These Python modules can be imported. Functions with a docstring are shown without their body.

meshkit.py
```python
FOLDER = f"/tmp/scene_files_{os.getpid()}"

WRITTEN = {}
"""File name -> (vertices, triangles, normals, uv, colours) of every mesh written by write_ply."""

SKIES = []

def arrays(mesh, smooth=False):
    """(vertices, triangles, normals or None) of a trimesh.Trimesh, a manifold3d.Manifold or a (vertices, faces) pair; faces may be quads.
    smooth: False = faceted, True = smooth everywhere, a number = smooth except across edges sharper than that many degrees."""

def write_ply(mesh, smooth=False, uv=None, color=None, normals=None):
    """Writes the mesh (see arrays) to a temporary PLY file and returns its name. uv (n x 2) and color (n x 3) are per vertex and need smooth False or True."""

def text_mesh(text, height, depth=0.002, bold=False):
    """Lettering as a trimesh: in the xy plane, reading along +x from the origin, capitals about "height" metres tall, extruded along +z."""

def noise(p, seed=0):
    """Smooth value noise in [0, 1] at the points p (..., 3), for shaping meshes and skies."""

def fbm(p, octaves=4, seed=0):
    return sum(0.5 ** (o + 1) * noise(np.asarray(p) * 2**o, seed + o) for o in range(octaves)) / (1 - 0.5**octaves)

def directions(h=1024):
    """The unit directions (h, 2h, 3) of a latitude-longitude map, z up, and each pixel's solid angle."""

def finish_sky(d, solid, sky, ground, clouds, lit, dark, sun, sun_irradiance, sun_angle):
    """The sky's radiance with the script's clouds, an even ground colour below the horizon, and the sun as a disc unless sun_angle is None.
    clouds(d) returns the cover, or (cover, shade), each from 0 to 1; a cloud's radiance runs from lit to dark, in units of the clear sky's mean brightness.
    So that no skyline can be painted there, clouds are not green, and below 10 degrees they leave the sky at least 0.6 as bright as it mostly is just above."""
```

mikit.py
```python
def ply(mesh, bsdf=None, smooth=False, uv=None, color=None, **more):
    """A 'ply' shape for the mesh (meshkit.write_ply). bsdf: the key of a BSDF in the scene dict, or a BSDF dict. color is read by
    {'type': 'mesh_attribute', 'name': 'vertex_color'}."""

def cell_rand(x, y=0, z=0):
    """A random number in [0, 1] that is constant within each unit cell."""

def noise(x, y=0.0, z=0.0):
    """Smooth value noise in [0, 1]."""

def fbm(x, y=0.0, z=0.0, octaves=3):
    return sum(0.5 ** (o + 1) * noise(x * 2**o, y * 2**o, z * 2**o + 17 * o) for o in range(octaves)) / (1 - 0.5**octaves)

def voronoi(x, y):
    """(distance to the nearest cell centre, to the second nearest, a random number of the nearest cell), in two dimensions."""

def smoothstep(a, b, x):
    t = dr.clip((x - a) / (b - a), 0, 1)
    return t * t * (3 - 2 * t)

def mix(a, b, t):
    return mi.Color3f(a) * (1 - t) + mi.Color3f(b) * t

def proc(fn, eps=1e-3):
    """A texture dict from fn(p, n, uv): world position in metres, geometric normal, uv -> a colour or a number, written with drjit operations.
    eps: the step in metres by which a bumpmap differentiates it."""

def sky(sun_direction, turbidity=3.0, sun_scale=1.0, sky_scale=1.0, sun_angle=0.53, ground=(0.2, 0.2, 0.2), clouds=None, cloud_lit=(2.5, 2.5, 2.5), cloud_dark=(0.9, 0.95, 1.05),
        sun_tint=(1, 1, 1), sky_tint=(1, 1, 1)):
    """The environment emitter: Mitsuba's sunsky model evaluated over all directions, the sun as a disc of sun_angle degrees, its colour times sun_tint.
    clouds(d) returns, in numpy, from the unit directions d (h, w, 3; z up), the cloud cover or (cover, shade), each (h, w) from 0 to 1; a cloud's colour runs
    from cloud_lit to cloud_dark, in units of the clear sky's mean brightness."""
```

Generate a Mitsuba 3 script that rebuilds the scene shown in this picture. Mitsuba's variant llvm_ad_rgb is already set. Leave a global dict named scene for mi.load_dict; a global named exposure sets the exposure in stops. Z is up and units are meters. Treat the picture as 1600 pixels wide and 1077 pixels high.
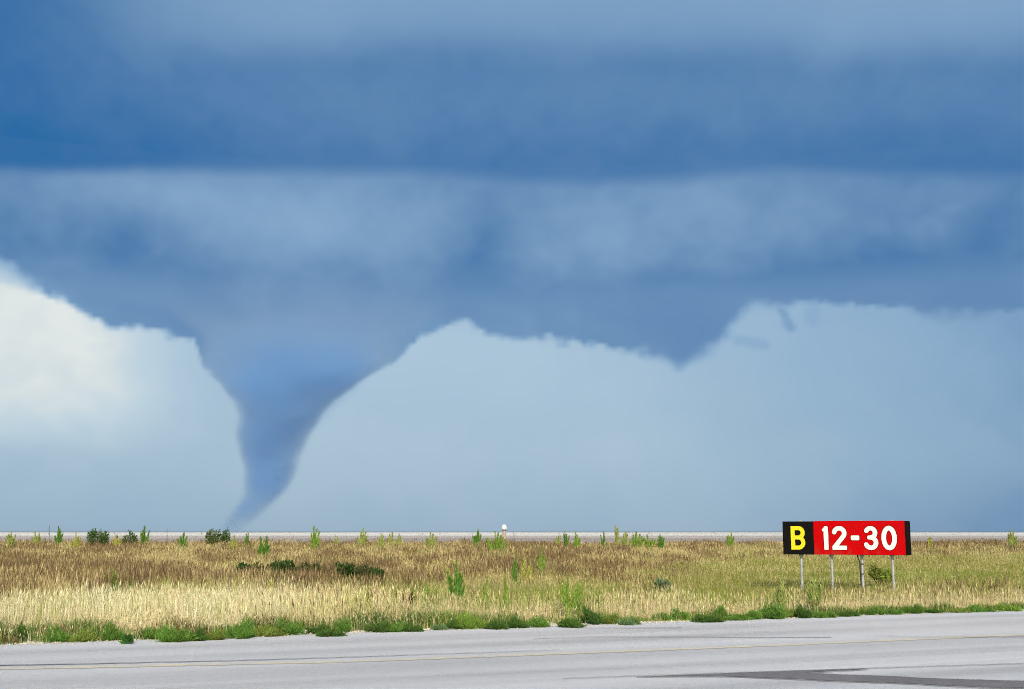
import math
import numpy as np
import trimesh
import drjit as dr
import mitsuba as mi
from shapely.geometry import Polygon, LineString, Point, box
from shapely.ops import unary_union
import meshkit
import mikit
from mikit import proc, noise, fbm, smoothstep, mix, cell_rand

T = mi.ScalarTransform4f
scene, labels = {}, {}

# ------------------------------------------------------------------ camera, sky, sun, exposure
EYE = 1.45
PITCH = 8.78
scene['camera'] = {
    'type': 'perspective', 'fov': 45.667, 'fov_axis': 'x', 'near_clip': 0.1, 'far_clip': 80000.0,
    'to_world': T().look_at(origin=[0, 0, EYE], target=[0, math.cos(math.radians(PITCH)), EYE + math.sin(math.radians(PITCH))], up=[0, 0, 1]),
}
SUN = (0.12, -0.88, 0.46)
exposure = 1.75


def sstep(a, b, x):
    t = np.clip((x - a) / (b - a), 0, 1)
    return t * t * (3 - 2 * t)


def clouds(d):
    """A storm deck with a ragged base over a paler, rain-filled sky; it breaks up towards the zenith and behind the viewer."""
    az = np.degrees(np.arctan2(d[..., 0], d[..., 1]))
    el = np.degrees(np.arcsin(np.clip(d[..., 2], -1, 1)))
    ee = np.degrees(np.arctan2(d[..., 2], np.maximum(d[..., 1], 0.15 + 0 * el)))     # a straight edge of cloud lying across the view has one value of this
    q = np.stack([az, el * 1.2, np.zeros_like(az)], -1)

    def f(scale, stretch=1.0, octaves=4, seed=0, warp=0.0):
        p = q * np.array([1.0 / (scale * stretch), 1.0 / scale, 1.0])
        if warp:
            w = np.stack([meshkit.fbm(p * 0.8, 3, seed + 101), meshkit.fbm(p * 0.8, 3, seed + 102), 0 * az], -1) - 0.5
            p = p + warp * w
        return meshkit.fbm(p, octaves, seed) - 0.5

    def blob(a, e, wa, we):
        return np.exp(-((az - a) / wa) ** 2 - ((el - e) / we) ** 2)

    big, mid, fine = f(8, 1.25, 4, 3, 1.6), f(2.6, 1.1, 4, 11, 1.4), f(0.9, 1.0, 3, 23, 0.8)
    billow = np.abs(f(3.4, 1.0, 3, 37, 1.0)) * 2 - 0.25
    # the pale rain curtain under the deck, and the sunlit cumulus in the gap on the left
    rain = 0.475 - 0.10 * sstep(4.5, 0, el) - 0.25 * sstep(4, 25, az) + 0.13 * big + 0.07 * mid + 0.02 * fine - 0.04 * sstep(-10, -17, az) + 0.05 * blob(-2, 8.2, 5, 1.6) - 0.04 * blob(12, 5, 6, 3)
    cumulus = sstep(-12.8, -19.8, az + 2.6 * mid + 1.5 * big) * sstep(2.9, 7.0, el + 1.8 * mid + 1.6 * big)
    white = 0.93 - 0.20 * sstep(-20.0, -14, az) + 0.30 * mid - 0.30 * billow * sstep(-25, -18, az) + 0.12 * fine
    rain = rain + (white - rain) * cumulus
    # the deck: its base line round the horizon, ragged; at -14 to -5 degrees the cloud that the funnel hangs from
    base = np.interp(az, [-180, -120, -60, -40, -30, -25, -23.3, -20.6, -18.6, -16.5, -14.8, -14.5, -14.1, -13.4, -11.5, -9.5, -7.6, -6.7, -5.7, -5.0, -4.4, -2.6, -1, 0.9, 4.56, 7.0, 7.86, 9.5, 11.3, 14.1, 19.7, 23.2, 30, 45, 60, 120, 180],
                     [14, 12, 9, 11, 12.3, 12, 11.2, 10.4, 9.2, 9.0, 8.7, 7.9, 7.2, 6.6, 5.6, 5.4, 6.75, 7.25, 8.0, 8.75, 9.4, 9.8, 9.4, 9.2, 8.6, 8.2, 7.6, 8.6, 10.5, 10.6, 9.7, 9.6, 9, 10.5, 9, 12, 14])
    edge = el - base + 1.25 * mid + 0.95 * fine + 0.3 * f(0.45, 0.8, 2, 31)
    soft = 0.22 + 0.55 * sstep(-0.05, 0.25, f(5, 1.0, 2, 41))
    deck = sstep(-soft, soft * 0.75, edge)
    # scraps of torn cloud under the base
    def scrap(a0, e0, a1, e1, width, strength):
        t = np.clip(((az - a0) * (a1 - a0) + (el - e0) * (e1 - e0)) / ((a1 - a0) ** 2 + (e1 - e0) ** 2), 0, 1)
        r = np.hypot(az - a0 - t * (a1 - a0), el - e0 - t * (e1 - e0)) + 0.45 * fine
        return strength * sstep(width, width * 0.2, r)

    torn = np.maximum(scrap(12.4, 10.8, 13.1, 9.3, 0.34, 0.55), np.maximum(scrap(10.6, 8.8, 11.9, 8.55, 0.42, 0.35), scrap(14.2, 10.4, 14.0, 9.7, 0.5, 0.22)))
    deck = np.maximum(deck, torn)
    low = (0.108 + 0.11 * blob(-9, 14.3, 6, 2.0) + 0.09 * blob(-16.5, 15.2, 3.5, 1.0) - 0.07 * blob(-18.3, 12.6, 2.8, 1.7) - 0.035 * blob(-15.2, 10.4, 2.0, 1.6) - 0.06 * blob(-1.5, 12.6, 1.6, 2.8)
           + 0.06 * blob(5, 14.5, 5, 2.0) + 0.04 * blob(15, 14.8, 7, 1.6) - 0.09 * blob(17, 11.2, 6, 1.3) - 0.06 * blob(8, 9.2, 4, 1.5) - 0.05 * blob(0, 10.4, 3, 1.0) - 0.06 * blob(-5.6, 9.2, 1.4, 1.2)
           - 0.03 * blob(-23, 13, 3, 3) + 0.04 * blob(-10.5, 8.5, 3.0, 3.0) + 0.12 * mid + 0.17 * big - 0.04 * billow * sstep(9, 13, el) + 0.045 * fine + 0.05 * f(1.5, 1.0, 3, 67, 1.0))
    shelf = ee - np.interp(az, [-60, -24, -12, -5, 0, 4, 8, 13, 17, 24, 60], [17, 16.85, 16.85, 16.75, 16.4, 16.3, 16.4, 16.9, 16.7, 16.6, 17]) + 0.4 * fine + 0.45 * mid
    high = 0.055 + 0.03 * fine + 0.04 * sstep(17, 21, ee) + 0.23 * sstep(21.2, 25.0, ee + 1.5 * big + 0.5 * mid) * sstep(-25, -9, az) + 0.04 * mid + 0.07 * big - 0.08 * sstep(-9, -24, az) * sstep(14, 17, ee)
    over = 0.30 + 0.16 * big + 0.12 * mid
    high = high + (over - high) * sstep(24.5, 31, ee)
    up = sstep(-0.4, 0.55, shelf)
    cloud = low + (high - low) * up
    lit = rain + (cloud - rain) * deck
    front = sstep(115, 70, np.abs(az)) * sstep(62, 34, el)
    broken = sstep(0.02, 0.16, f(14, 1.5, 5, 61))
    air = (0.125 + 0.07 * mid + 0.05 * big).clip(0.112, 0.3) * sstep(13.6, 10.6, el + 1.2 * big + 0.8 * mid * sstep(10.2, 11.5, el))            # soft lower bound on the cloud tone low in the sky
    lit = np.where(el < 17, air + 0.5 * (lit - air + np.sqrt((lit - air) ** 2 + 0.0012)), lit)
    lit = np.clip(lit * front + (1 - front) * (0.8 + 0.6 * mid), 0, 1)
    thin = np.interp(el, [0, 5, 10, 15, 20, 25], [0.14, 0.18, 0.26, 0.34, 0.48, 0.55]) * sstep(0.0, 0.3, lit) * sstep(1.0, 0.62, lit)      # where the cloud is half lit the clear sky shows through it
    cover = front * (1 - thin) + (1 - front) * broken
    return cover, 1 - lit


scene['sky'] = mikit.sky(SUN, turbidity=3.0, clouds=clouds, cloud_lit=(2.04, 2.20, 2.18), cloud_dark=(0.062, 0.395, 1.03), sky_tint=(1.2, 1.45, 1.45), sun_tint=(0.93, 1.0, 1.12))


# ------------------------------------------------------------------ helpers
def put(key, mesh, bsdf, smooth=False, color=None, **more):
    """One entry of the scene; a taken key gets the next three-digit number. Returns the key."""
    k, i = key, 0
    while k in scene or any(x.startswith(k + '__') for x in scene):
        i += 1
        k = f'{key}_{i:03d}'
    scene[k] = mikit.ply(mesh, bsdf, smooth=smooth, color=color, **more)
    return k


def fresh(key):
    k, i = key, 0
    while k in scene or k in labels or any(x.startswith(k + '__') for x in scene):
        i += 1
        k = f'{key}_{i:03d}'
    return k


def tag(key, label=None, category=None, group=None, kind=None):
    labels[key] = {n: v for n, v in (('label', label), ('category', category), ('group', group), ('kind', kind)) if v}


def rgb(r, g, b):
    return {'type': 'rgb', 'value': [r, g, b]}


ROAD_U = np.array([0.9137, 0.4063])      # along the taxiway
ROAD_N = np.array([-0.4063, 0.9137])     # across it, away from the viewer
ROAD_0 = np.array([0.0, 19.2])           # a point of its far edge


def across(x, y):
    return (x - ROAD_0[0]) * ROAD_N[0] + (y - ROAD_0[1]) * ROAD_N[1]


def ground_z(x, y):
    """Height of the verge and the field: level with the pavement at its edge, then a low bank, rising slightly before it falls away to the runway."""
    s = across(x, y)
    z = 0.12 * sstep(0.0, 1.6, s) + 0.245 * sstep(32, 84, y) + 0.12 * sstep(-1, -6, x) * sstep(0.4, 3, s) * sstep(45, 25, y)
    p = np.stack([np.asarray(x, float) * 0.22, np.asarray(y, float) * 0.22, np.zeros_like(np.asarray(x, float))], -1)
    z = z + 0.10 * (meshkit.fbm(p, 3, 5) - 0.5) * sstep(0.3, 3, s)
    return z * sstep(112, 92, y) * (s > 0)


# ------------------------------------------------------------------ materials
def m_concrete(p, n, uv):
    s = (p.x - 0.0) * float(ROAD_N[0]) + (p.y - 19.2) * float(ROAD_N[1])
    a = p.x * float(ROAD_U[0]) + (p.y - 19.2) * float(ROAD_U[1])
    streak = fbm(a * 0.05, s * 1.6, 1.0, 4)
    blot = fbm(a * 0.35, s * 0.8, 4.0, 4)
    grain = fbm(p.x * 55, p.y * 55, 0.0, 2)
    v = 0.364 + 0.17 * (streak - 0.5) + 0.06 * (blot - 0.5) + 0.10 * (grain - 0.5)
    band = smoothstep(-1.55, -1.2, s) * (1 - smoothstep(-1.0, -0.7, s)) + 0.8 * smoothstep(-5.4, -4.9, s) * (1 - smoothstep(-4.5, -4.2, s))
    v = v - 0.022 * band * (0.5 + streak)
    warm = noise(a * 0.11, s * 0.5, 8.0)
    return mi.Color3f(v * (0.94 + 0.03 * warm), v * 0.985, v * (1.105 - 0.03 * warm))


def m_shadow(p, n, uv):  # dark colour of the shadow painted on the pavement
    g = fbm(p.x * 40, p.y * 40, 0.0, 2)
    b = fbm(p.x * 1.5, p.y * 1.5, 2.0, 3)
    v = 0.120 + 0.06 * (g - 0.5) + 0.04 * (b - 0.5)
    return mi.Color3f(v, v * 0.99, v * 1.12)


def m_shadow_rim(p, n, uv):  # paler, mottled tone for the rim of the painted shadow
    g = fbm(p.x * 40, p.y * 40, 0.0, 2)
    b = fbm(p.x * 9, p.y * 9, 2.0, 3)
    v = 0.26 + 0.06 * (g - 0.5) + 0.22 * (b - 0.5)
    return mi.Color3f(v * 0.98, v * 0.99, v * 1.10)


def m_yellow(p, n, uv):
    w = smoothstep(0.40, 0.58, fbm(p.x * 6, p.y * 14, 3.0, 4))
    g = fbm(p.x * 50, p.y * 50, 0.0, 2)
    return mix((0.49, 0.44, 0.31), (0.385, 0.38, 0.365), 0.38 + w * 0.6) * (0.85 + 0.3 * g)


def m_soil(p, n, uv):
    a = fbm(p.x * 0.6, p.y * 0.6, 1.0, 4)
    g = fbm(p.x * 18, p.y * 18, 0.0, 3)
    s = p.x * float(ROAD_N[0]) + (p.y - 19.2) * float(ROAD_N[1])
    sand = 1 - smoothstep(0.25, 0.55, s + 0.5 * (fbm(p.x * 3, p.y * 3, 5.0, 3) - 0.5))
    return mix(mix((0.40, 0.31, 0.16), (0.54, 0.45, 0.25), a), (0.60, 0.57, 0.50), sand) * (0.6 + 0.8 * g)


def m_far_land(p, n, uv):
    a = fbm(p.x * 0.004, p.y * 0.02, 1.0, 4)
    return mix((0.34, 0.32, 0.31), (0.46, 0.44, 0.42), a)


def m_runway(p, n, uv):
    v = 0.185 + 0.03 * (noise(p.x * 0.02, p.y * 0.01, 1.0) - 0.5) + 0.05 * smoothstep(300, 330, p.y)
    return mi.Color3f(v * 1.03, v * 0.97, v * 0.98)


def m_apron(p, n, uv):
    v = 0.34 + 0.04 * (noise(p.x * 0.003, 0.0, 1.0) - 0.5)
    return mi.Color3f(v * 0.98, v, v * 1.02)


def m_red(p, n, uv):
    d = fbm(p.x * 3, p.y * 3, p.z * 2, 4)
    k = fbm(p.x * 9, p.y * 9, p.z * 1.2, 4)
    grime = smoothstep(0.5, 0.75, k) * smoothstep(1.25, 0.95, p.z)
    return mix(mix((0.55, 0.002, 0.004), (0.45, 0.005, 0.007), d), (0.30, 0.05, 0.04), 0.35 * grime)


def m_black(p, n, uv):
    k = fbm(p.x * 12, p.y * 12, p.z * 5, 4)
    return mi.Color3f(0.006) + mi.Color3f(0.006, 0.006, 0.007) * k


def m_zinc(p, n, uv):
    k = fbm(p.x * 25, p.y * 25, p.z * 9, 3)
    r = smoothstep(0.62, 0.8, fbm(p.x * 14, p.y * 14, p.z * 4, 3))
    return mix(mi.Color3f(0.42, 0.44, 0.46) * (0.75 + 0.5 * k), (0.26, 0.20, 0.15), r * 0.5)


def m_stone(p, n, uv):
    k = fbm(p.x * 20, p.y * 20, p.z * 20, 4)
    return mix((0.42, 0.40, 0.36), (0.72, 0.69, 0.60), k)


def diffuse(fn, rough=0.9, spec=0.2):
    return {'type': 'twosided', 'bsdf': {'type': 'principled', 'base_color': proc(fn), 'roughness': rough, 'specular': spec}}


scene['concrete'] = diffuse(m_concrete, 0.85, 0.3)
scene['shadow_sheet'] = diffuse(m_shadow, 0.8, 0.3)
scene['shadow_rim'] = diffuse(m_shadow_rim, 0.85, 0.3)
scene['crack'] = {'type': 'twosided', 'bsdf': {'type': 'diffuse', 'reflectance': rgb(0.20, 0.20, 0.215)}}
scene['line_paint'] = diffuse(m_yellow, 0.8)
scene['soil'] = diffuse(m_soil, 1.0, 0.0)
scene['far_soil'] = diffuse(m_far_land, 1.0, 0.0)
scene['runway_concrete'] = diffuse(m_runway, 1.0, 0.0)
scene['apron_concrete'] = diffuse(m_apron, 1.0, 0.0)
scene['red_face'] = diffuse(m_red, 0.7, 0.0)
scene['black_face'] = diffuse(m_black, 0.8, 0.0)
scene['white_letter'] = {'type': 'twosided', 'bsdf': {'type': 'principled', 'base_color': rgb(0.86, 0.85, 0.84), 'roughness': 0.4}}
scene['yellow_letter'] = {'type': 'twosided', 'bsdf': {'type': 'principled', 'base_color': rgb(0.80, 0.66, 0.01), 'roughness': 0.4}}
scene['zinc'] = {'type': 'twosided', 'bsdf': {'type': 'principled', 'base_color': proc(m_zinc), 'roughness': 0.45, 'metallic': 0.35}}
scene['cable'] = {'type': 'twosided', 'bsdf': {'type': 'principled', 'base_color': rgb(0.02, 0.02, 0.022), 'roughness': 0.6}}
scene['stone'] = diffuse(m_stone, 0.9)
scene['dome_white'] = {'type': 'twosided', 'bsdf': {'type': 'principled', 'base_color': rgb(0.85, 0.86, 0.84), 'roughness': 0.5}}
scene['marker_dark'] = {'type': 'twosided', 'bsdf': {'type': 'principled', 'base_color': rgb(0.06, 0.05, 0.045), 'roughness': 0.6}}
scene['marker_orange'] = {'type': 'twosided', 'bsdf': {'type': 'principled', 'base_color': rgb(0.40, 0.31, 0.27), 'roughness': 0.6}}
scene['blade'] = {'type': 'principledthin', 'base_color': {'type': 'mesh_attribute', 'name': 'vertex_color'}, 'roughness': 0.6, 'diff_trans': 0.3, 'spec_trans': 0.0, 'eta': 1.3}
scene['leaf'] = {'type': 'principledthin', 'base_color': {'type': 'mesh_attribute', 'name': 'vertex_color'}, 'roughness': 0.5, 'diff_trans': 0.5, 'spec_trans': 0.0, 'eta': 1.35}
scene['stem'] = {'type': 'twosided', 'bsdf': {'type': 'diffuse', 'reflectance': {'type': 'mesh_attribute', 'name': 'vertex_color'}}}


# ------------------------------------------------------------------ setting: ground, taxiway, runway
def grid_sheet(xs, ys, zf):
    X, Y = np.meshgrid(xs, ys)
    Z = zf(X, Y)
    n, m = X.shape
    i = np.arange(n * m).reshape(n, m)
    quads = np.stack([i[:-1, :-1], i[:-1, 1:], i[1:, 1:], i[1:, :-1]], -1).reshape(-1, 4)
    return np.stack([X, Y, Z], -1).reshape(-1, 3), quads


def flat(poly, z, key, bsdf):
    """A thin sheet cut to a polygon."""
    v, f = trimesh.creation.triangulate_polygon(poly, engine='earcut')
    m = trimesh.Trimesh(np.column_stack([v, np.full(len(v), z)]), f, process=False)
    if (m.face_normals[:, 2] < 0).sum() > len(f) / 2:
        m.invert()
    return put(key, m, bsdf)


# the land, one sheet to the horizon
put('ground', grid_sheet(np.array([-30000, -8000, -2000, -500, -120, 0, 120, 500, 2000, 8000, 30000.0]), np.array([-30000, -8000, -2000, -400, -60, 0, 60, 160, 400, 1200, 4000, 12000, 30000.0]), lambda X, Y: 0 * X - 0.02), 'far_soil')
tag('ground', kind='structure')
# the grassy field between taxiway and runway, in a sheet laid along the taxiway edge
def field_sheet():
    s = np.concatenate([np.linspace(-0.3, 4, 30), np.linspace(4.3, 30, 50), np.linspace(31, 135, 70)])
    a = np.linspace(-110, 110, 180)
    A, S = np.meshgrid(a, s)
    X = ROAD_0[0] + A * ROAD_U[0] + S * ROAD_N[0]
    Y = ROAD_0[1] + A * ROAD_U[1] + S * ROAD_N[1]
    Z = ground_z(X, Y) - 0.012 * (S <= 0)
    n, m = X.shape
    i = np.arange(n * m).reshape(n, m)
    return np.stack([X, Y, Z], -1).reshape(-1, 3), np.stack([i[:-1, :-1], i[:-1, 1:], i[1:, 1:], i[1:, :-1]], -1).reshape(-1, 4)


put('field', field_sheet(), 'soil', smooth=True)
tag('field', kind='structure')


def road_pt(a, s):
    return ROAD_0 + a * ROAD_U + s * ROAD_N


rng = np.random.default_rng(4)
edge_a = np.arange(-140, 140, 0.18)
edge_s = 0.16 * (meshkit.fbm(np.stack([edge_a * 0.9, 0 * edge_a, 0 * edge_a], -1), 4, 9) - 0.5) + 0.02
edge_pts = [tuple(road_pt(a, s)) for a, s in zip(edge_a, edge_s)]
flat(Polygon(edge_pts + [tuple(road_pt(140, -34)), tuple(road_pt(-140, -34))]), 0.0, 'taxiway', 'concrete')
tag('taxiway', kind='structure')


def ribbon(pts, w0, w1, z, key, bsdf, wob=0.0, seed=1, step=0.12):
    """A line on the pavement from world points, its width running from w0 to w1, with a slightly uneven edge."""
    ls = LineString(pts)
    t = np.linspace(0, 1, int(ls.length / step) + 2)
    c = np.array([ls.interpolate(v, normalized=True).coords[0] for v in t])
    tan = np.gradient(c, axis=0)
    tan /= np.linalg.norm(tan, axis=1, keepdims=True)
    nor = np.column_stack([-tan[:, 1], tan[:, 0]])
    q = np.stack([t * ls.length * 1.7, 0 * t, 0 * t + seed], -1)
    c = c + nor * (wob * (meshkit.fbm(q * 0.6, 3, seed) - 0.5))[:, None]
    w = (w0 + (w1 - w0) * t) * (0.75 + 0.5 * meshkit.fbm(q * 2.0, 3, seed + 3))
    v = np.vstack([c + nor * w[:, None] / 2, c - nor * w[:, None] / 2])
    n = len(t)
    i = np.arange(n - 1)
    f = np.stack([i, i + n, i + n + 1, i + 1], -1)
    return put(key, (np.column_stack([v, np.full(2 * n, z)]), f), bsdf)


k = ribbon([(-26, 4.6), (-12, 10.55), (-5.48, 13.42), (-1.95, 14.15), (0.78, 15.15), (3.6, 16.25), (7.34, 17.85), (14, 20.8), (40, 32.3)], 0.21, 0.17, 0.004, 'taxiway__yellow_line', 'line_paint', 0.02, 2)
tag(k, 'faded yellow guide line along the taxiway')
for pts, w0, w1, wob, sd in (
        ([(-30, 3.2), (-12, 10.9), (-5.62, 13.72), (-3.3, 14.2), (-1.51, 14.76), (0.6, 15.5)], 0.22, 0.02, 0.05, 5),
        ([(0.5, 12.5), (1.3, 12.75), (2.6, 13.12), (5.7, 13.92), (9, 15.2), (30, 24.3)], 0.02, 0.08, 0.03, 6),
        ([(0.3, 17.1), (1.34, 17.42), (2.2, 17.38), (3.3, 17.3), (4.45, 17.32)], 0.03, 0.05, 0.08, 7),
        ([(1.0, 19.0), (1.75, 18.95), (2.6, 19.05)], 0.03, 0.05, 0.08, 8),
        ([(5.0, 17.5), (6.3, 17.35), (7.6, 17.5), (8.6, 17.35)], 0.02, 0.06, 0.08, 9),
        ([(-3.4, 11.7), (0.2, 13.0), (3.4, 14.2), (9.5, 16.9)], 0.008, 0.014, 0.05, 12),
        ([(-9, 13.6), (-4.8, 15.5), (0.1, 17.55), (4, 19.3)], 0.010, 0.012, 0.06, 14)):
    ribbon(pts, w0, w1, 0.004 + 0.001 * sd, 'taxiway__crack', 'crack', wob, sd)
patch = [(1.3, 12.68), (1.98, 12.9), (2.97, 13.19), (3.77, 13.41), (3.72, 13.34), (3.03, 13.02), (3.47, 12.82), (3.9, 12.71), (4.11, 12.57), (4.57, 12.43), (5.04, 12.33), (5.56, 12.23), (7.0, 12.1), (7.0, 11.2), (5.33, 11.74), (4.79, 11.78), (4.35, 11.85), (3.99, 12.03), (3.62, 12.2), (3.15, 12.33), (2.81, 12.49), (2.45, 12.62), (2.08, 12.73)]  # outline of a shadow, laid on the pavement as a dark sheet
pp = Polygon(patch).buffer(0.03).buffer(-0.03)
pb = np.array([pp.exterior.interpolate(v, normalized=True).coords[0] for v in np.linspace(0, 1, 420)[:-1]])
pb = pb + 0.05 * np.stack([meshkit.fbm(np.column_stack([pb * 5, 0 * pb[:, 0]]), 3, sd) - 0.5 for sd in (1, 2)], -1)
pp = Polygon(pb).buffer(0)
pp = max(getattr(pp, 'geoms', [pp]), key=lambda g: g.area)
flat(pp.buffer(0.05), 0.004, 'taxiway__shadow_margin', 'shadow_rim')  # lighter sheet that softens the painted shadow's edge
tag(flat(pp, 0.008, 'taxiway__shadow_patch', 'shadow_sheet'), 'shadow painted as a dark sheet on the pale taxiway')

# the runway beyond the field, and the pale apron out to the skyline
put('runway', grid_sheet(np.linspace(-900, 900, 7), np.array([112, 200, 330, 540.0]), lambda X, Y: 0 * X + 0.0), 'runway_concrete')
tag('runway', kind='structure')
put('apron', grid_sheet(np.linspace(-30000, 30000, 7), np.array([540.0, 1500, 6000, 29000.0]), lambda X, Y: 0 * X + 0.004), 'apron_concrete')
tag('apron', kind='structure')

# ------------------------------------------------------------------ the tornado: a real volume of cloud, 3 km away
# height: (left edge, right edge) of the condensation funnel in metres, then how dense it is
FUNNEL = np.array([(-4, -716, -672, 0.55), (12, -708, -655, 0.65), (42, -688, -619, 0.8), (73, -664, -584, 0.9), (102, -652, -559, 1), (149, -649, -533, 1), (195, -661, -520, 1), (240, -669, -502, 1), (286, -674, -479, 1),
                   (326, -686, -449, 1), (366, -716, -392, 0.92), (390, -748, -347, 0.75), (425, -766, -293, 0.5), (466, -772, -256, 0.26), (506, -800, -226, 0.12), (544, -850, -190, 0.05), (584, -890, -150, 0.02), (642, -930, -110, 0.004), (700, -950, -90, 0.0)], float)
F_Y, F_X0, F_X1, F_Z0, F_Z1 = 3000.0, -1080.0, 60.0, -4.0, 700.0
F_SIGMA = 0.045


def funnel_field():
    nx, ny, nz, half = 270, 60, 190, 130.0
    xs = F_X0 + (np.arange(nx) + 0.5) / nx * (F_X1 - F_X0)
    ys = (np.arange(ny) + 0.5) / ny * 2 * half - half
    zs = F_Z0 + (np.arange(nz) + 0.5) / nz * (F_Z1 - F_Z0)
    Z, Yv, X = np.meshgrid(zs, ys, xs, indexing='ij')
    l, r, k = (np.interp(zs, FUNNEL[:, 0], FUNNEL[:, i])[:, None, None] for i in (1, 2, 3))
    c, hw = (l + r) / 2, (r - l) / 2
    hy = np.minimum(hw, 96.0)
    rad = np.sqrt(((X - c) / hw) ** 2 + (Yv / hy) ** 2)
    p = np.stack([X / 70, Yv / 70, Z / 70], -1)
    n = meshkit.fbm(p, 4, 3) - 0.5
    ang = np.arctan2(Yv / hy, (X - c) / hw)
    swirl = meshkit.fbm(np.stack([np.cos(ang) * 1.6 + Z / 160, np.sin(ang) * 1.6, Z / 110], -1), 3, 8) - 0.5
    amp = 34.0 / (hw + 34.0)                      # the raggedness is some 25 m whatever the radius
    d = (1 - rad) + amp * (0.95 * n + 0.6 * swirl)
    w = np.clip(15.0 / hw, 0.06, 0.6)
    dens = sstep(-w, 1.3 * w, d) * k * np.clip(1 + 2.8 * (meshkit.fbm(np.stack([X / 120 + 0.3 * np.cos(ang), Yv / 60, Z / 60], -1), 3, 17) - 0.5), 0.2, 2)
    return np.maximum(dens, 0).astype(np.float32)[..., None], half


def funnel_shell(half):
    """The closed hull that the cloud stays inside."""
    zs = np.linspace(FUNNEL[0, 0], 690, 44)
    ang = np.linspace(0, 2 * np.pi, 40, endpoint=False)
    rows = []
    for z in zs:
        l, r = np.interp(z, FUNNEL[:, 0], FUNNEL[:, 1]), np.interp(z, FUNNEL[:, 0], FUNNEL[:, 2])
        hw = (r - l) / 2
        a, b = hw + 26, min(hw, 96.0) + 30
        rows.append(np.column_stack([(l + r) / 2 + a * np.cos(ang), F_Y + b * np.sin(ang), np.full(40, z)]))
    v = np.vstack(rows + [rows[0].mean(0)[None], rows[-1].mean(0)[None]])
    f = []
    for i in range(len(zs) - 1):
        for j in range(40):
            a, b = i * 40 + j, i * 40 + (j + 1) % 40
            f += [[a, b, b + 40], [a, b + 40, a + 40]]
    t = (len(zs) - 1) * 40
    for j in range(40):
        f += [[len(v) - 2, (j + 1) % 40, j], [len(v) - 1, t + j, t + (j + 1) % 40]]
    return v, np.array(f)


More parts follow.
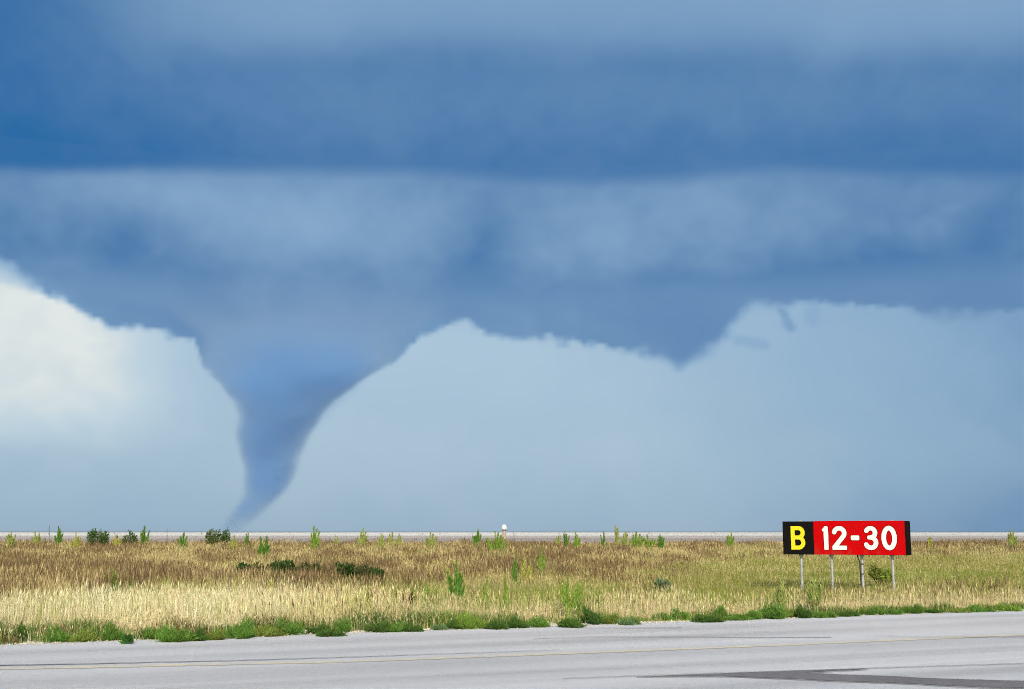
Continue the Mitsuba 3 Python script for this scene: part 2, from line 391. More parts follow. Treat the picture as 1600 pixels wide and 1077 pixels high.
dens, half = funnel_field()
scene['cloud_droplets'] = {
    'type': 'heterogeneous',
    'albedo': rgb(0.712, 0.856, 0.984),  # the storm cloud's shade on the funnel is put into this tint
    'sigma_t': {'type': 'gridvolume', 'grid': mi.VolumeGrid(dens), 'filter_type': 'trilinear', 'wrap_mode': 'clamp',
                'to_world': T().translate([F_X0, F_Y - half, F_Z0]) @ T().scale([F_X1 - F_X0, 2 * half, F_Z1 - F_Z0])},
    'scale': F_SIGMA,
    'phase': {'type': 'hg', 'g': 0.6},
}
scene['clear_air'] = {'type': 'null'}
scene['tornado'] = mikit.ply(funnel_shell(half), 'clear_air', interior={'type': 'ref', 'id': 'cloud_droplets'})
tag('tornado', 'blue grey tornado funnel reaching from the storm cloud down to the skyline', 'tornado')

# ------------------------------------------------------------------ the runway holding position sign
S_L, S_R = np.array([6.29, 28.6]), np.array([8.80, 27.4])
S_U = (S_R - S_L) / np.linalg.norm(S_R - S_L)              # along the face, left to right
S_F = np.array([S_U[1], -S_U[0]])                          # out of the face, towards the viewer
if S_F[1] > 0:
    S_F = -S_F
S_Z0, S_Z1, S_LEN, S_D = 0.945, 1.70, 2.80, 0.40


def on_sign(mesh):
    """From sign coordinates (along, up from the ground, out of the face) to the world."""
    v = np.array(mesh.vertices)
    w = np.column_stack([S_L[0] + v[:, 0] * S_U[0] + v[:, 2] * S_F[0], S_L[1] + v[:, 0] * S_U[1] + v[:, 2] * S_F[1], v[:, 1]])
    m = trimesh.Trimesh(w, mesh.faces, process=False)
    if m.volume < 0:
        m.invert()
    return m


def slab(poly, d0, d1):
    """A polygon in the plane of the face, from depth d0 out to d1."""
    gs = getattr(poly, 'geoms', [poly])
    ms = [trimesh.creation.extrude_polygon(g, d1 - d0, engine='earcut') for g in gs]
    m = trimesh.util.concatenate(ms)
    m.apply_translation([0, 0, d0])
    return on_sign(m)


def rounded(x0, y0, x1, y1, r):
    return box(x0 + r, y0 + r, x1 - r, y1 - r).buffer(r, quad_segs=4)


SIGN = 'taxiway_sign'
tag(SIGN, 'black and red sign on four posts reading B 12-30 in the grass by the taxiway', 'sign')


def chamfered(x0, y0, x1, y1, d0, d1, c):
    a, b = rounded(x0, y0, x1, y1, 0.012), rounded(x0 + c, y0 + c, x1 - c, y1 - c, 0.012)
    import manifold3d as m3
    pts = []
    for poly, d in ((b, d0), (a, d0 + c), (a, d1 - c), (b, d1)):
        xy = np.array(poly.exterior.coords)[:-1]
        pts.append(np.column_stack([xy, np.full(len(xy), d)]))
    man = m3.Manifold.hull_points(np.vstack(pts).astype(np.float64))
    mm = man.to_mesh()
    return on_sign(trimesh.Trimesh(mm.vert_properties[:, :3], mm.tri_verts, process=False))


put(SIGN + '__housing', chamfered(0, S_Z0, S_LEN, S_Z1, -S_D, 0, 0.014), 'black_face', smooth=30)
put(SIGN + '__location_panel', slab(rounded(0.012, S_Z0 + 0.01, 0.713, S_Z1 - 0.006, 0.006), 0.0, 0.006), 'black_face')
tag(SIGN + '__location_panel', 'black left panel with the yellow letter B')
put(SIGN + '__runway_panel', slab(rounded(0.717, S_Z0 + 0.004, 2.732, S_Z1 + 0.006, 0.006), 0.0, 0.008), 'red_face')
tag(SIGN + '__runway_panel', 'red panel with the white runway numbers 12-30')


def arc(cx, cy, rx, ry, a0, a1, n=28):
    t = np.radians(np.linspace(a0, a1, n))
    return [(cx + rx * math.cos(v), cy + ry * math.sin(v)) for v in t]


GH, GB, ST = 0.538, 1.055, 0.050        # glyph height, base line, half a stroke


def glyph(ch, w):
    h, e = GH, ST
    if ch == '1':
        g = unary_union([LineString([(w - e, e), (w - e, h - e)]).buffer(e, cap_style=1), LineString([(w - e, h - 0.045), (0.034, h - 0.088)]).buffer(0.034), box(w - 2 * e, 0.015, w, 0.1)])
        g = unary_union([g, rounded(w - 2 * e, 0, w, 0.12, 0.018)])
    elif ch == '2':
        r = w / 2 - e
        pts = arc(w / 2, h - e - r, r, r, 168, -38) + [(e + 0.008, e + 0.02)]
        g = unary_union([LineString(pts).buffer(e), rounded(0, 0, w, 2 * e * 0.95, 0.02)])
    elif ch == '3':
        r1, r2 = 0.104, 0.115
        cx = w / 2 - 0.006
        up = arc(cx, h - e - r1, w / 2 - e - 0.008, r1, 155, -90)
        lo = arc(cx, e + r2, w / 2 - e + 0.004, r2, 90, -158)
        g = unary_union([LineString(up).buffer(e * 0.97), LineString(lo).buffer(e), LineString([up[-1], (cx - 0.035, up[-1][1])]).buffer(e * 0.9)])
    elif ch == '0':
        pts = arc(w / 2, h / 2, w / 2 - e, h / 2 - e, 0, 360, 60)
        g = LineString(pts).buffer(e)
    elif ch == '-':
        g = rounded(0, 0.22, w, 0.325, 0.02)
    elif ch == 'B':
        e = 0.046
        r1, r2 = (h - 2 * e) / 4 * 0.96, (h - 2 * e) / 4 * 1.04
        ym = e + 2 * r2
        up = [(e, h - e)] + arc(w - e - r1 - 0.006, h - e - r1, r1, r1, 90, -90) + [(e, ym)]
        lo = [(e, ym)] + arc(w - e - r2, e + r2, r2, r2, 90, -90) + [(e, e)]
        g = unary_union([LineString(up).buffer(e), LineString(lo).buffer(e), rounded(0, 0, 2 * e, h, 0.014)])
    return g.simplify(0.0012)


def place_glyph(ch, x0, x1, key, bsdf, outline=True):
    from shapely import affinity
    g = affinity.translate(glyph(ch, x1 - x0), x0, GB)
    if outline:
        put(key.rsplit('__', 1)[0] + '__numeral_outline', slab(g.buffer(0.011, quad_segs=3).simplify(0.001), 0.008, 0.011), 'black_face')
    put(key, slab(g, 0.006 if not outline else 0.011, 0.016), bsdf)


place_glyph('B', 0.192, 0.519, SIGN + '__location_panel__letter', 'yellow_letter', False)
for ch, a, b in (('1', 0.906, 1.046), ('2', 1.130, 1.457), ('-', 1.552, 1.736), ('3', 1.838, 2.152), ('0', 2.222, 2.557)):
    place_glyph(ch, a, b, SIGN + ('__runway_panel__hyphen' if ch == '-' else '__runway_panel__numeral'), 'white_letter')


def cyl(p0, p1, r, n=16, r1=None):
    p0, p1 = np.array(p0, float), np.array(p1, float)
    m = trimesh.creation.cylinder(radius=r, segment=[p0, p1], sections=n)
    return m


def sign_pt(a, z, out):
    return np.array([S_L[0] + a * S_U[0] + out * S_F[0], S_L[1] + a * S_U[1] + out * S_F[1], z])


for a in (0.366, 1.062, 1.738, 2.409):
    g = float(ground_z(np.array([sign_pt(a, 0, -0.2)[0]]), np.array([sign_pt(a, 0, -0.2)[1]]))[0])
    post = trimesh.util.concatenate([cyl(sign_pt(a, g - 0.05, -0.2), sign_pt(a, S_Z0 + 0.004, -0.2), 0.031), cyl(sign_pt(a, S_Z0 - 0.035, -0.2), sign_pt(a, S_Z0 - 0.004, -0.2), 0.05), cyl(sign_pt(a, g - 0.02, -0.2), sign_pt(a, g + 0.10, -0.2), 0.042)])
    put(SIGN + '__post', post, 'zinc', smooth=40)
    tab = trimesh.creation.box([0.07, 0.026, 0.12])
    tab.apply_translation([a + 0.05, S_Z1 + 0.012, -0.12])
    put(SIGN + '__mounting_tab', on_sign(tab), 'zinc')


def tube(pts, r, n=8):
    p = np.array(pts, float)
    t = np.gradient(p, axis=0)
    t /= np.linalg.norm(t, axis=1, keepdims=True)
    ref = np.array([0.3, 1.0, 0.2])
    a = np.cross(t, ref)
    a /= np.linalg.norm(a, axis=1, keepdims=True)
    b = np.cross(t, a)
    ang = np.linspace(0, 2 * np.pi, n, endpoint=False)
    v = (p[:, None] + r * (np.cos(ang)[None, :, None] * a[:, None] + np.sin(ang)[None, :, None] * b[:, None])).reshape(-1, 3)
    f = []
    for i in range(len(p) - 1):
        for j in range(n):
            q, s_ = i * n + j, i * n + (j + 1) % n
            f += [[q, s_, s_ + n], [q, s_ + n, q + n]]
    return v, np.array(f)


ctrl = [(1.655, S_Z0 + 0.01, -0.13), (1.658, 0.90, -0.13), (1.675, 0.85, -0.14), (1.692, 0.80, -0.155), (1.698, 0.72, -0.16), (1.698, 0.55, -0.16), (1.700, 0.35, -0.16), (1.700, 0.10, -0.16)]
put(SIGN + '__power_cable', tube([sign_pt(*c) for c in ctrl], 0.014), 'cable', smooth=True)
for z in (0.74, 0.52):
    put(SIGN + '__cable_tie', cyl(sign_pt(1.732, z - 0.010, -0.19), sign_pt(1.732, z + 0.010, -0.19), 0.046), 'cable', smooth=40)

# ------------------------------------------------------------------ the domed marker beyond the field
MK = 'runway_marker'
tag(MK, 'small white domed marker on a reddish stub poking above the skyline', 'marker')
prof = np.array([(0.0, 2.20)] + [(0.235 * math.sin(t), 1.90 + 0.30 * math.cos(t)) for t in np.linspace(0.15, math.pi / 2, 10)] + [(0.235, 1.74), (0.0, 1.74)])
def lathe(profile, x, y, n=24):
    m = trimesh.creation.revolve(profile[::-1], sections=n)
    m.apply_translation([x, y, 0])
    if m.volume < 0:
        m.invert()
    return m
put(MK + '__dome', lathe(prof, -0.76, 120), 'dome_white', smooth=40)
put(MK + '__collar', lathe(np.array([(0.0, 1.742), (0.215, 1.742), (0.20, 1.62), (0.0, 1.62)]), -0.76, 120), 'marker_dark', smooth=40)
put(MK + '__stub', lathe(np.array([(0.0, 1.618), (0.16, 1.618), (0.19, 0.9), (0.20, -0.02), (0.0, -0.02)]), -0.76, 120), 'marker_orange', smooth=40)

# ------------------------------------------------------------------ grass
def G(x, y):
    return ground_z(np.asarray(x, float), np.asarray(y, float))


def blade_mesh(p, h, w, yaw, lean, c0, c1, head=None):
    """Blades of grass as one mesh: p (N, 3) roots, c0 and c1 the root's and the tip's colour. head: the share of the height that is a seed head (stems with a spindle at the top)."""
    N = len(p)
    d = np.column_stack([np.cos(yaw), np.sin(yaw), np.zeros(N)])
    la = yaw + 1.3
    l = np.column_stack([np.cos(la), np.sin(la), np.zeros(N)]) * (lean * h)[:, None]
    up = np.array([0, 0, 1.0]) * h[:, None]
    ww = d * w[:, None] / 2
    if head is None:
        mid = p + up * 0.55 + l * 0.35
        v = np.stack([p - ww, p + ww, mid - ww * 0.8, mid + ww * 0.8, p + up * np.sqrt(np.maximum(1 - lean ** 2 * 0.4, 0.3))[:, None] + l], 1)
        f = np.array([[0, 1, 3], [0, 3, 2], [2, 3, 4]])
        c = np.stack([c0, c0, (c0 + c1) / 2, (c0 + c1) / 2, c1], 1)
    else:
        neck = p + up * (1 - head)[:, None] + l * 0.5
        hw = ww * 1.9
        belly = p + up * (1 - head * 0.6)[:, None] + l * 0.72
        v = np.stack([p - ww * 0.6, p + ww * 0.6, neck, belly - hw, belly + hw, p + up + l], 1)
        f = np.array([[0, 1, 2], [2, 4, 3], [3, 4, 5]])
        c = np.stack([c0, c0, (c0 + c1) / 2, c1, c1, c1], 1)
    k = v.shape[1]
    F = (f[None] + (np.arange(N) * k)[:, None, None]).reshape(-1, 3)
    return v.reshape(-1, 3), F, np.clip(c, 0.004, 0.95).reshape(-1, 3)


def stack(parts):
    vs, fs, cs, n = [], [], [], 0
    for v, f, c in parts:
        vs.append(v)
        fs.append(f + n)
        cs.append(c)
        n += len(v)
    return np.vstack(vs), np.vstack(fs), np.vstack(cs)


def add(key, parts, bsdf):
    v, f, c = stack(parts)
    return put(key, (v, f), bsdf, color=c)


def nz(x, y, sx, sy, seed, octaves=3):
    return meshkit.fbm(np.stack([x / sx, y / sy, np.zeros_like(x)], -1), octaves, seed)


STRAW_PALE, STRAW, TAN, BROWN, DARK = (np.array(c) for c in ((0.95, 0.90, 0.64), (0.78, 0.67, 0.38), (0.53, 0.46, 0.265), (0.30, 0.225, 0.125), (0.12, 0.078, 0.045)))
GREEN, BRIGHT, DEEP, OLIVE, YEL = (np.array(c) for c in ((0.24, 0.36, 0.06), (0.30, 0.46, 0.05), (0.05, 0.12, 0.03), (0.34, 0.35, 0.10), (0.5, 0.45, 0.05)))


def make_grass(seed, N):
    rng = np.random.default_rng(seed)
    # roots: evenly over the field, thinning with distance
    u = rng.random(N)
    y0, y1, e = 14.5, 106.0, 0.55
    y = (y0 ** e + u * (y1 ** e - y0 ** e)) ** (1 / e)
    x = (rng.random(N) * 2 - 1) * (0.60 * y + 1.5)
    s = across(x, y)
    keep = s > 0.10
    x, y, s = x[keep], y[keep], s[keep]
    N = len(x)
    z = G(x, y)
    a, b, c_, r = nz(x, y, 2.2, 4.5, 1), nz(x, y, 0.7, 1.6, 2), nz(x, y, 6, 9, 3), rng.random(N)
    px = x / y
    lim = np.interp(px, [-0.45, -0.36, -0.22, -0.14, -0.06, 0.05, 0.15, 0.25, 0.4], [3.9, 4.4, 6.2, 6.6, 5.6, 4.0, 2.6, 1.8, 1.2]) * (0.75 + 0.5 * a)
    verge = 0.7 * sstep(0.8, 0.25, s / np.interp(px, [-0.45, -0.2, 0.1, 0.4], [1.9, 1.1, 0.7, 0.6]))
    near = (s < lim) * 1.0
    green_zone = sstep(0.09, 0.22, px + 0.10 * (c_ - 0.5)) * sstep(1.2, 3.5, s) * sstep(62, 44, y + 10 * (a - 0.5)) + 0.5 * sstep(-0.14, -0.02, px) * sstep(40, 27, y) * sstep(1.0, 3.0, s)
    pale_left = sstep(-0.13, -0.25, px)
    # what grows here
    p_green = np.clip(0.16 + 0.62 * green_zone + 0.15 * verge + 0.42 * sstep(0.50, 0.66, a * 0.6 + 0.4 * nz(x, y, 1.2, 2.6, 9)) * (1 - pale_left * near), 0, 0.95)
    p_dark = np.clip((1 - near) * (0.07 + 1.0 * sstep(0.50, 0.60, b * 0.30 + c_ * 0.2 + nz(x, y, 1.1, 5.0, 6, 4) * 0.5)), 0, 0.76) * (1 - 0.85 * green_zone) + 0.06 * near * (1 - pale_left)
    clump = sstep(0.50, 0.60, nz(x, y, 0.7, 1.3, 51)) * sstep(-0.17, -0.08, px) * sstep(0.30, 0.10, px) * near * sstep(0.8, 1.6, s)
    p_green = np.clip(p_green + 0.5 * clump, 0, 0.95)
    is_green = r < p_green
    is_dark = ~is_green & (rng.random(N) < p_dark)
    is_straw = ~is_green & ~is_dark
    h = (0.19 + 0.19 * rng.random(N) ** 1.3) * (0.55 + 0.9 * (0.5 * b + 0.5 * nz(x, y, 1.0, 1.6, 35, 3)))
    h *= np.where(near > 0, 0.95, 1.22) * (1 - 0.5 * np.clip(green_zone, 0, 1)) * (1 - 0.5 * verge)
    h *= 1 + 1.1 * (nz(x, y, 1.6, 6.0, 61, 3) - 0.5) * sstep(45, 75, y)
    h *= np.where(is_green, 1 + 0.35 * clump, 1)
    w = (0.0034 + 0.00012 * y) * (0.6 + 0.8 * rng.random(N))
    yaw = 5.0 * nz(x, y, 2.5, 3.5, 33, 2) + 1.6 * rng.standard_normal(N)
    lean = (0.06 + 0.40 * rng.random(N) ** 1.5) * (0.5 + 1.2 * nz(x, y, 1.1, 1.8, 34, 2))
    P = np.column_stack([x, y, z - 0.01])
    # tones
    tone = (rng.random(N) - 0.5)[:, None]
    pale = np.clip(near * (0.35 + 0.65 * pale_left) * (0.35 + 1.0 * b), 0, 1)[:, None]
    straw_c = STRAW * (1 - pale) + STRAW_PALE * pale
    tan_c = TAN + (STRAW - TAN) * np.clip(b * 1.6 - 0.5, 0, 1)[:, None]
    patchy = (0.72 + 0.62 * nz(x, y, 1.4, 3.0, 15, 4))[:, None]
    dry = np.where(near[:, None] > 0, straw_c, tan_c * patchy) * (1 + 0.6 * tone)
    old = (rng.random(N) < 0.16)[:, None]
    dry = np.where(old, dry * np.array([0.72, 0.66, 0.66]), dry)
    gb = np.clip(c_ * 1.4 - 0.2 + tone[:, 0], 0, 1)[:, None]
    grn = (GREEN * (1 - gb) + OLIVE * gb) * (1 + 0.7 * tone) * (1 - 0.25 * np.clip(green_zone, 0, 1))[:, None]
    grn = np.where(verge[:, None] > 0.4, GREEN * 0.55 * (1 + 0.9 * tone) + DEEP * 0.35, grn)
    drk = (DARK + (BROWN - DARK) * rng.random(N)[:, None]) * (1 + 0.5 * tone)
    out = {}
    m = is_straw & (rng.random(N) < 0.55)
    n_ = is_straw & ~m
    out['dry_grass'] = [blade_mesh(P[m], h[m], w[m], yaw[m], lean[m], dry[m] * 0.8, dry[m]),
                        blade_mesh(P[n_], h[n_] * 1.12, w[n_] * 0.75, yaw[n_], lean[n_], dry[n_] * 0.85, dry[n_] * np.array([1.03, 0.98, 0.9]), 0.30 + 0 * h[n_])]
    m = is_dark
    out['brown_weeds'] = [blade_mesh(P[m], h[m] * 1.22, w[m] * 1.6, yaw[m], lean[m] * 0.9, drk[m] * 1.1, drk[m], 0.42 + 0 * h[m])]
    m = is_green
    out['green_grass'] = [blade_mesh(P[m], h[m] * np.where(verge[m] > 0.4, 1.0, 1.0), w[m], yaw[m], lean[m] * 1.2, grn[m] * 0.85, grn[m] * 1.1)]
    return out


grass = make_grass(21, 680000)
tag('dry_grass', 'tall straw coloured dry grass over the field beyond the taxiway', 'grass', kind='stuff')
tag('brown_weeds', 'dark brown seeded weeds standing through the dry field', 'weeds', kind='stuff')
tag('green_grass', 'green grass along the pavement edge and around the sign', 'grass', kind='stuff')

# the green strip that follows the pavement's edge
rng = np.random.default_rng(31)
n = 90000
va = rng.random(n) * 48 - 16
px_ = (va * ROAD_U[0]) / np.maximum(19.2 + va * ROAD_U[1], 8)
vw = np.interp(px_, [-0.5, -0.38, -0.2, 0.1, 0.4], [1.5, 1.4, 0.8, 0.42, 0.36]) * (0.55 + 0.9 * meshkit.fbm(np.stack([va * 0.8, 0 * va, 0 * va], -1), 3, 77))
vs = np.interp(px_, [-0.25, -0.18, 0.05, 0.15], [0.0, 0.24, 0.26, 0.10]) + vw * rng.random(n) ** 1.2
vxy = ROAD_0 + va[:, None] * ROAD_U + vs[:, None] * ROAD_N
cl1, cl2 = nz(vxy[:, 0], vxy[:, 1], 0.45, 0.45, 71), nz(vxy[:, 0], vxy[:, 1], 0.16, 0.16, 72)
gap = nz(vxy[:, 0], vxy[:, 1], 0.9, 0.9, 74)
keep = (cl1 + 0.4 * cl2 + 0.5 * gap > 0.80 + 0.35 * sstep(0.10, 0.0, vs)) | (rng.random(n) < 0.12)
vxy, vs, cl1, cl2, gap, px_ = vxy[keep], vs[keep], cl1[keep], cl2[keep], gap[keep], px_[keep]
n = len(vs)
vh = (0.05 + 0.11 * rng.random(n)) * (0.35 + 1.15 * sstep(0.30, 0.72, cl1)) * (0.7 + 0.6 * sstep(0.0, 0.3, vs)) * (1 - 0.35 * sstep(-0.02, 0.14, px_))
mixd = np.clip(2.2 * (gap - 0.5) + 0.5 + 0.5 * (rng.random(n) - 0.5), 0, 1)[:, None]
vc = (np.array([0.07, 0.17, 0.035]) * (1 - mixd) + np.array([0.20, 0.33, 0.05]) * mixd) * (0.6 + 0.8 * rng.random((n, 1)))
rusty = (sstep(0.50, 0.62, nz(vxy[:, 0], vxy[:, 1], 0.7, 0.25, 79)) * sstep(0.0, -0.2, px_) * (rng.random(n) < 0.75))[:, None]
vc = vc * (1 - rusty) + np.array([0.24, 0.15, 0.07]) * rusty * (0.6 + 0.8 * rng.random((n, 1)))
strawy = (rng.random(n) < 0.12)[:, None]
vc = np.where(strawy, STRAW * 0.9, vc)
grass['green_grass'].append(blade_mesh(np.column_stack([vxy, np.maximum(G(vxy[:, 0], vxy[:, 1]), 0) - 0.005]), vh, 0.004 + 0.006 * rng.random(n), rng.random(n) * 6.28, 0.15 + 0.75 * rng.random(n), vc * 0.8, vc))
nd = 2600
da = rng.random(nd) * 48 - 16
ds = 0.12 + 0.9 * rng.random(nd) ** 1.4
dxy = ROAD_0 + da[:, None] * ROAD_U + ds[:, None] * ROAD_N
dc = np.where(rng.random((nd, 1)) < 0.6, STRAW * 0.8, BROWN) * (0.6 + 0.7 * rng.random((nd, 1)))
grass['dry_grass'].append(blade_mesh(np.column_stack([dxy, np.maximum(G(dxy[:, 0], dxy[:, 1]), 0)]), 0.10 + 0.22 * rng.random(nd), 0.004 + 0.003 * rng.random(nd), rng.random(nd) * 6.28, 0.3 + 0.8 * rng.random(nd), dc, dc, 0.25 + 0 * da))
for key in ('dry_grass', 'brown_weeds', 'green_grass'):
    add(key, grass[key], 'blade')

# thin bare stalks that stand above the far edge of the field, too many to count
rng = np.random.default_rng(8)
n = 420
yy = 48 + 40 * rng.random(n)
xx = (rng.random(n) * 2 - 1) * 0.6 * yy
hh = 0.55 + 0.75 * rng.random(n) ** 2
cc = np.where(rng.random(n)[:, None] < 0.5, OLIVE * 0.8, BROWN)
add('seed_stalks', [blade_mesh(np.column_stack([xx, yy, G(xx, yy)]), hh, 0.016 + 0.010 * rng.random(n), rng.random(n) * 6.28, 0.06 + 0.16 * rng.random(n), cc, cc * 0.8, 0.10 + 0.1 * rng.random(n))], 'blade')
tag('seed_stalks', 'thin dry stalks rising above the far edge of the grass', 'stalks', kind='stuff')


# ------------------------------------------------------------------ pale gravel and loose stones along the pavement's edge
rng = np.random.default_rng(12)
oct_v, oct_f = np.array([[1, 0, 0], [-1, 0, 0], [0, 1, 0], [0, -1, 0], [0, 0, 1], [0, 0, -1.0]]), np.array([[0, 2, 4], [2, 1, 4], [1, 3, 4], [3, 0, 4], [2, 0, 5], [1, 2, 5], [3, 1, 5], [0, 3, 5]])
n = 9000
a_ = rng.random(n) * 44 - 14
s_ = 0.12 + 0.17 * rng.standard_normal(n)
xy = ROAD_0 + a_[:, None] * ROAD_U + s_[:, None] * ROAD_N
r_ = 0.005 + 0.016 * rng.random(n) ** 3
V = oct_v[None] * (r_[:, None, None] * (0.6 + 0.7 * rng.random((n, 6, 3)))) + np.column_stack([xy, np.maximum(G(xy[:, 0], xy[:, 1]), 0) + r_ * 0.3])[:, None]
col = np.repeat((np.array([0.58, 0.55, 0.48]) * (0.6 + 0.6 * rng.random((n, 1))))[:, None], 6, 1)
put('gravel', (V.reshape(-1, 3), (oct_f[None] + (np.arange(n) * 6)[:, None, None]).reshape(-1, 3)), 'stem', color=np.clip(col.reshape(-1, 3), 0, 0.9))
tag('gravel', 'pale grit scattered along the edge of the taxiway', 'gravel', kind='stuff')


def rock(x, y, r, seed, squash=0.7):
    m = trimesh.creation.icosphere(subdivisions=3, radius=1.0)
    v = np.array(m.vertices)
    v = v * (0.75 + 0.5 * meshkit.fbm(v * 1.3 + seed, 3, seed))[:, None] * np.array([1.15, 0.9, squash]) * r
    v += [x, y, float(G([x], [y])[0]) + r * squash * 0.5]
    return trimesh.Trimesh(v, m.faces, process=False)


tag(put('rock', rock(-3.02, 18.0, 0.055, 3), 'stone', smooth=30), 'pale lump of stone on the left part of the pavement edge', 'rock')


# ------------------------------------------------------------------ single plants
def leaf_mesh(c, d, length, width, col, rng, fold=0.25):
    """Leaves as folded diamonds: c (N, 3) roots, d (N, 3) directions."""
    N = len(c)
    d = d / np.maximum(np.linalg.norm(d, axis=1, keepdims=True), 1e-9)
    q = rng.standard_normal((N, 3))
    s = np.cross(d, q)
    s /= np.maximum(np.linalg.norm(s, axis=1, keepdims=True), 1e-9)
    n_ = np.cross(s, d)
    L, W = np.broadcast_to(length, N)[:, None], np.broadcast_to(width, N)[:, None]
    v = np.stack([c, c + d * L * 0.45 + s * W / 2 + n_ * W * fold, c + d * L, c + d * L * 0.45 - s * W / 2 + n_ * W * fold], 1)
    f = np.array([[0, 1, 2], [0, 2, 3]])
    F = (f[None] + (np.arange(N) * 4)[:, None, None]).reshape(-1, 3)
    C = np.repeat(np.broadcast_to(col, (N, 3))[:, None], 4, 1)
    return v.reshape(-1, 3), F, np.clip(C, 0.004, 0.9).reshape(-1, 3)


def rods(p0, p1, r0, r1, col, n=5):
    """Tapered twigs from p0 to p1 (N, 3)."""
    p0, p1 = np.atleast_2d(p0).astype(float), np.atleast_2d(p1).astype(float)
    N = len(p0)
    t = p1 - p0
    t /= np.linalg.norm(t, axis=1, keepdims=True) + 1e-12
    a = np.cross(t, [0.31, 0.85, 0.42])
    a /= np.linalg.norm(a, axis=1, keepdims=True) + 1e-12
    b = np.cross(t, a)
    ang = np.arange(n) * 2 * np.pi / n
    ring = np.cos(ang)[None, :, None] * a[:, None] + np.sin(ang)[None, :, None] * b[:, None]
    v = np.concatenate([p0[:, None] + ring * np.broadcast_to(r0, N)[:, None, None], p1[:, None] + ring * np.broadcast_to(r1, N)[:, None, None]], 1)
    j = np.arange(n)
    k = (j + 1) % n
    f = np.vstack([np.column_stack([j, k, k + n]), np.column_stack([j, k + n, j + n])])
    F = (f[None] + (np.arange(N) * 2 * n)[:, None, None]).reshape(-1, 3)
    return v.reshape(-1, 3), F, np.repeat(np.broadcast_to(col, (N, 3)), 2 * n, 0)


TINT = {'dark': np.array([0.05, 0.12, 0.03]), 'green': np.array([0.11, 0.24, 0.045]), 'olive': np.array([0.20, 0.26, 0.06]), 'grey': np.array([0.13, 0.22, 0.11]), 'bright': np.array([0.21, 0.34, 0.06]),
        'pale': np.array([0.33, 0.39, 0.13]), 'yellow': np.array([0.38, 0.39, 0.11]), 'brown': np.array([0.15, 0.085, 0.05]), 'bluish': np.array([0.20, 0.32, 0.17])}


def jitter(col, N, rng, amount=0.6):
    k = 1 + amount * (rng.random((N, 1)) - 0.5)
    return col * k * (1 + 0.25 * (rng.random((N, 3)) - 0.5))


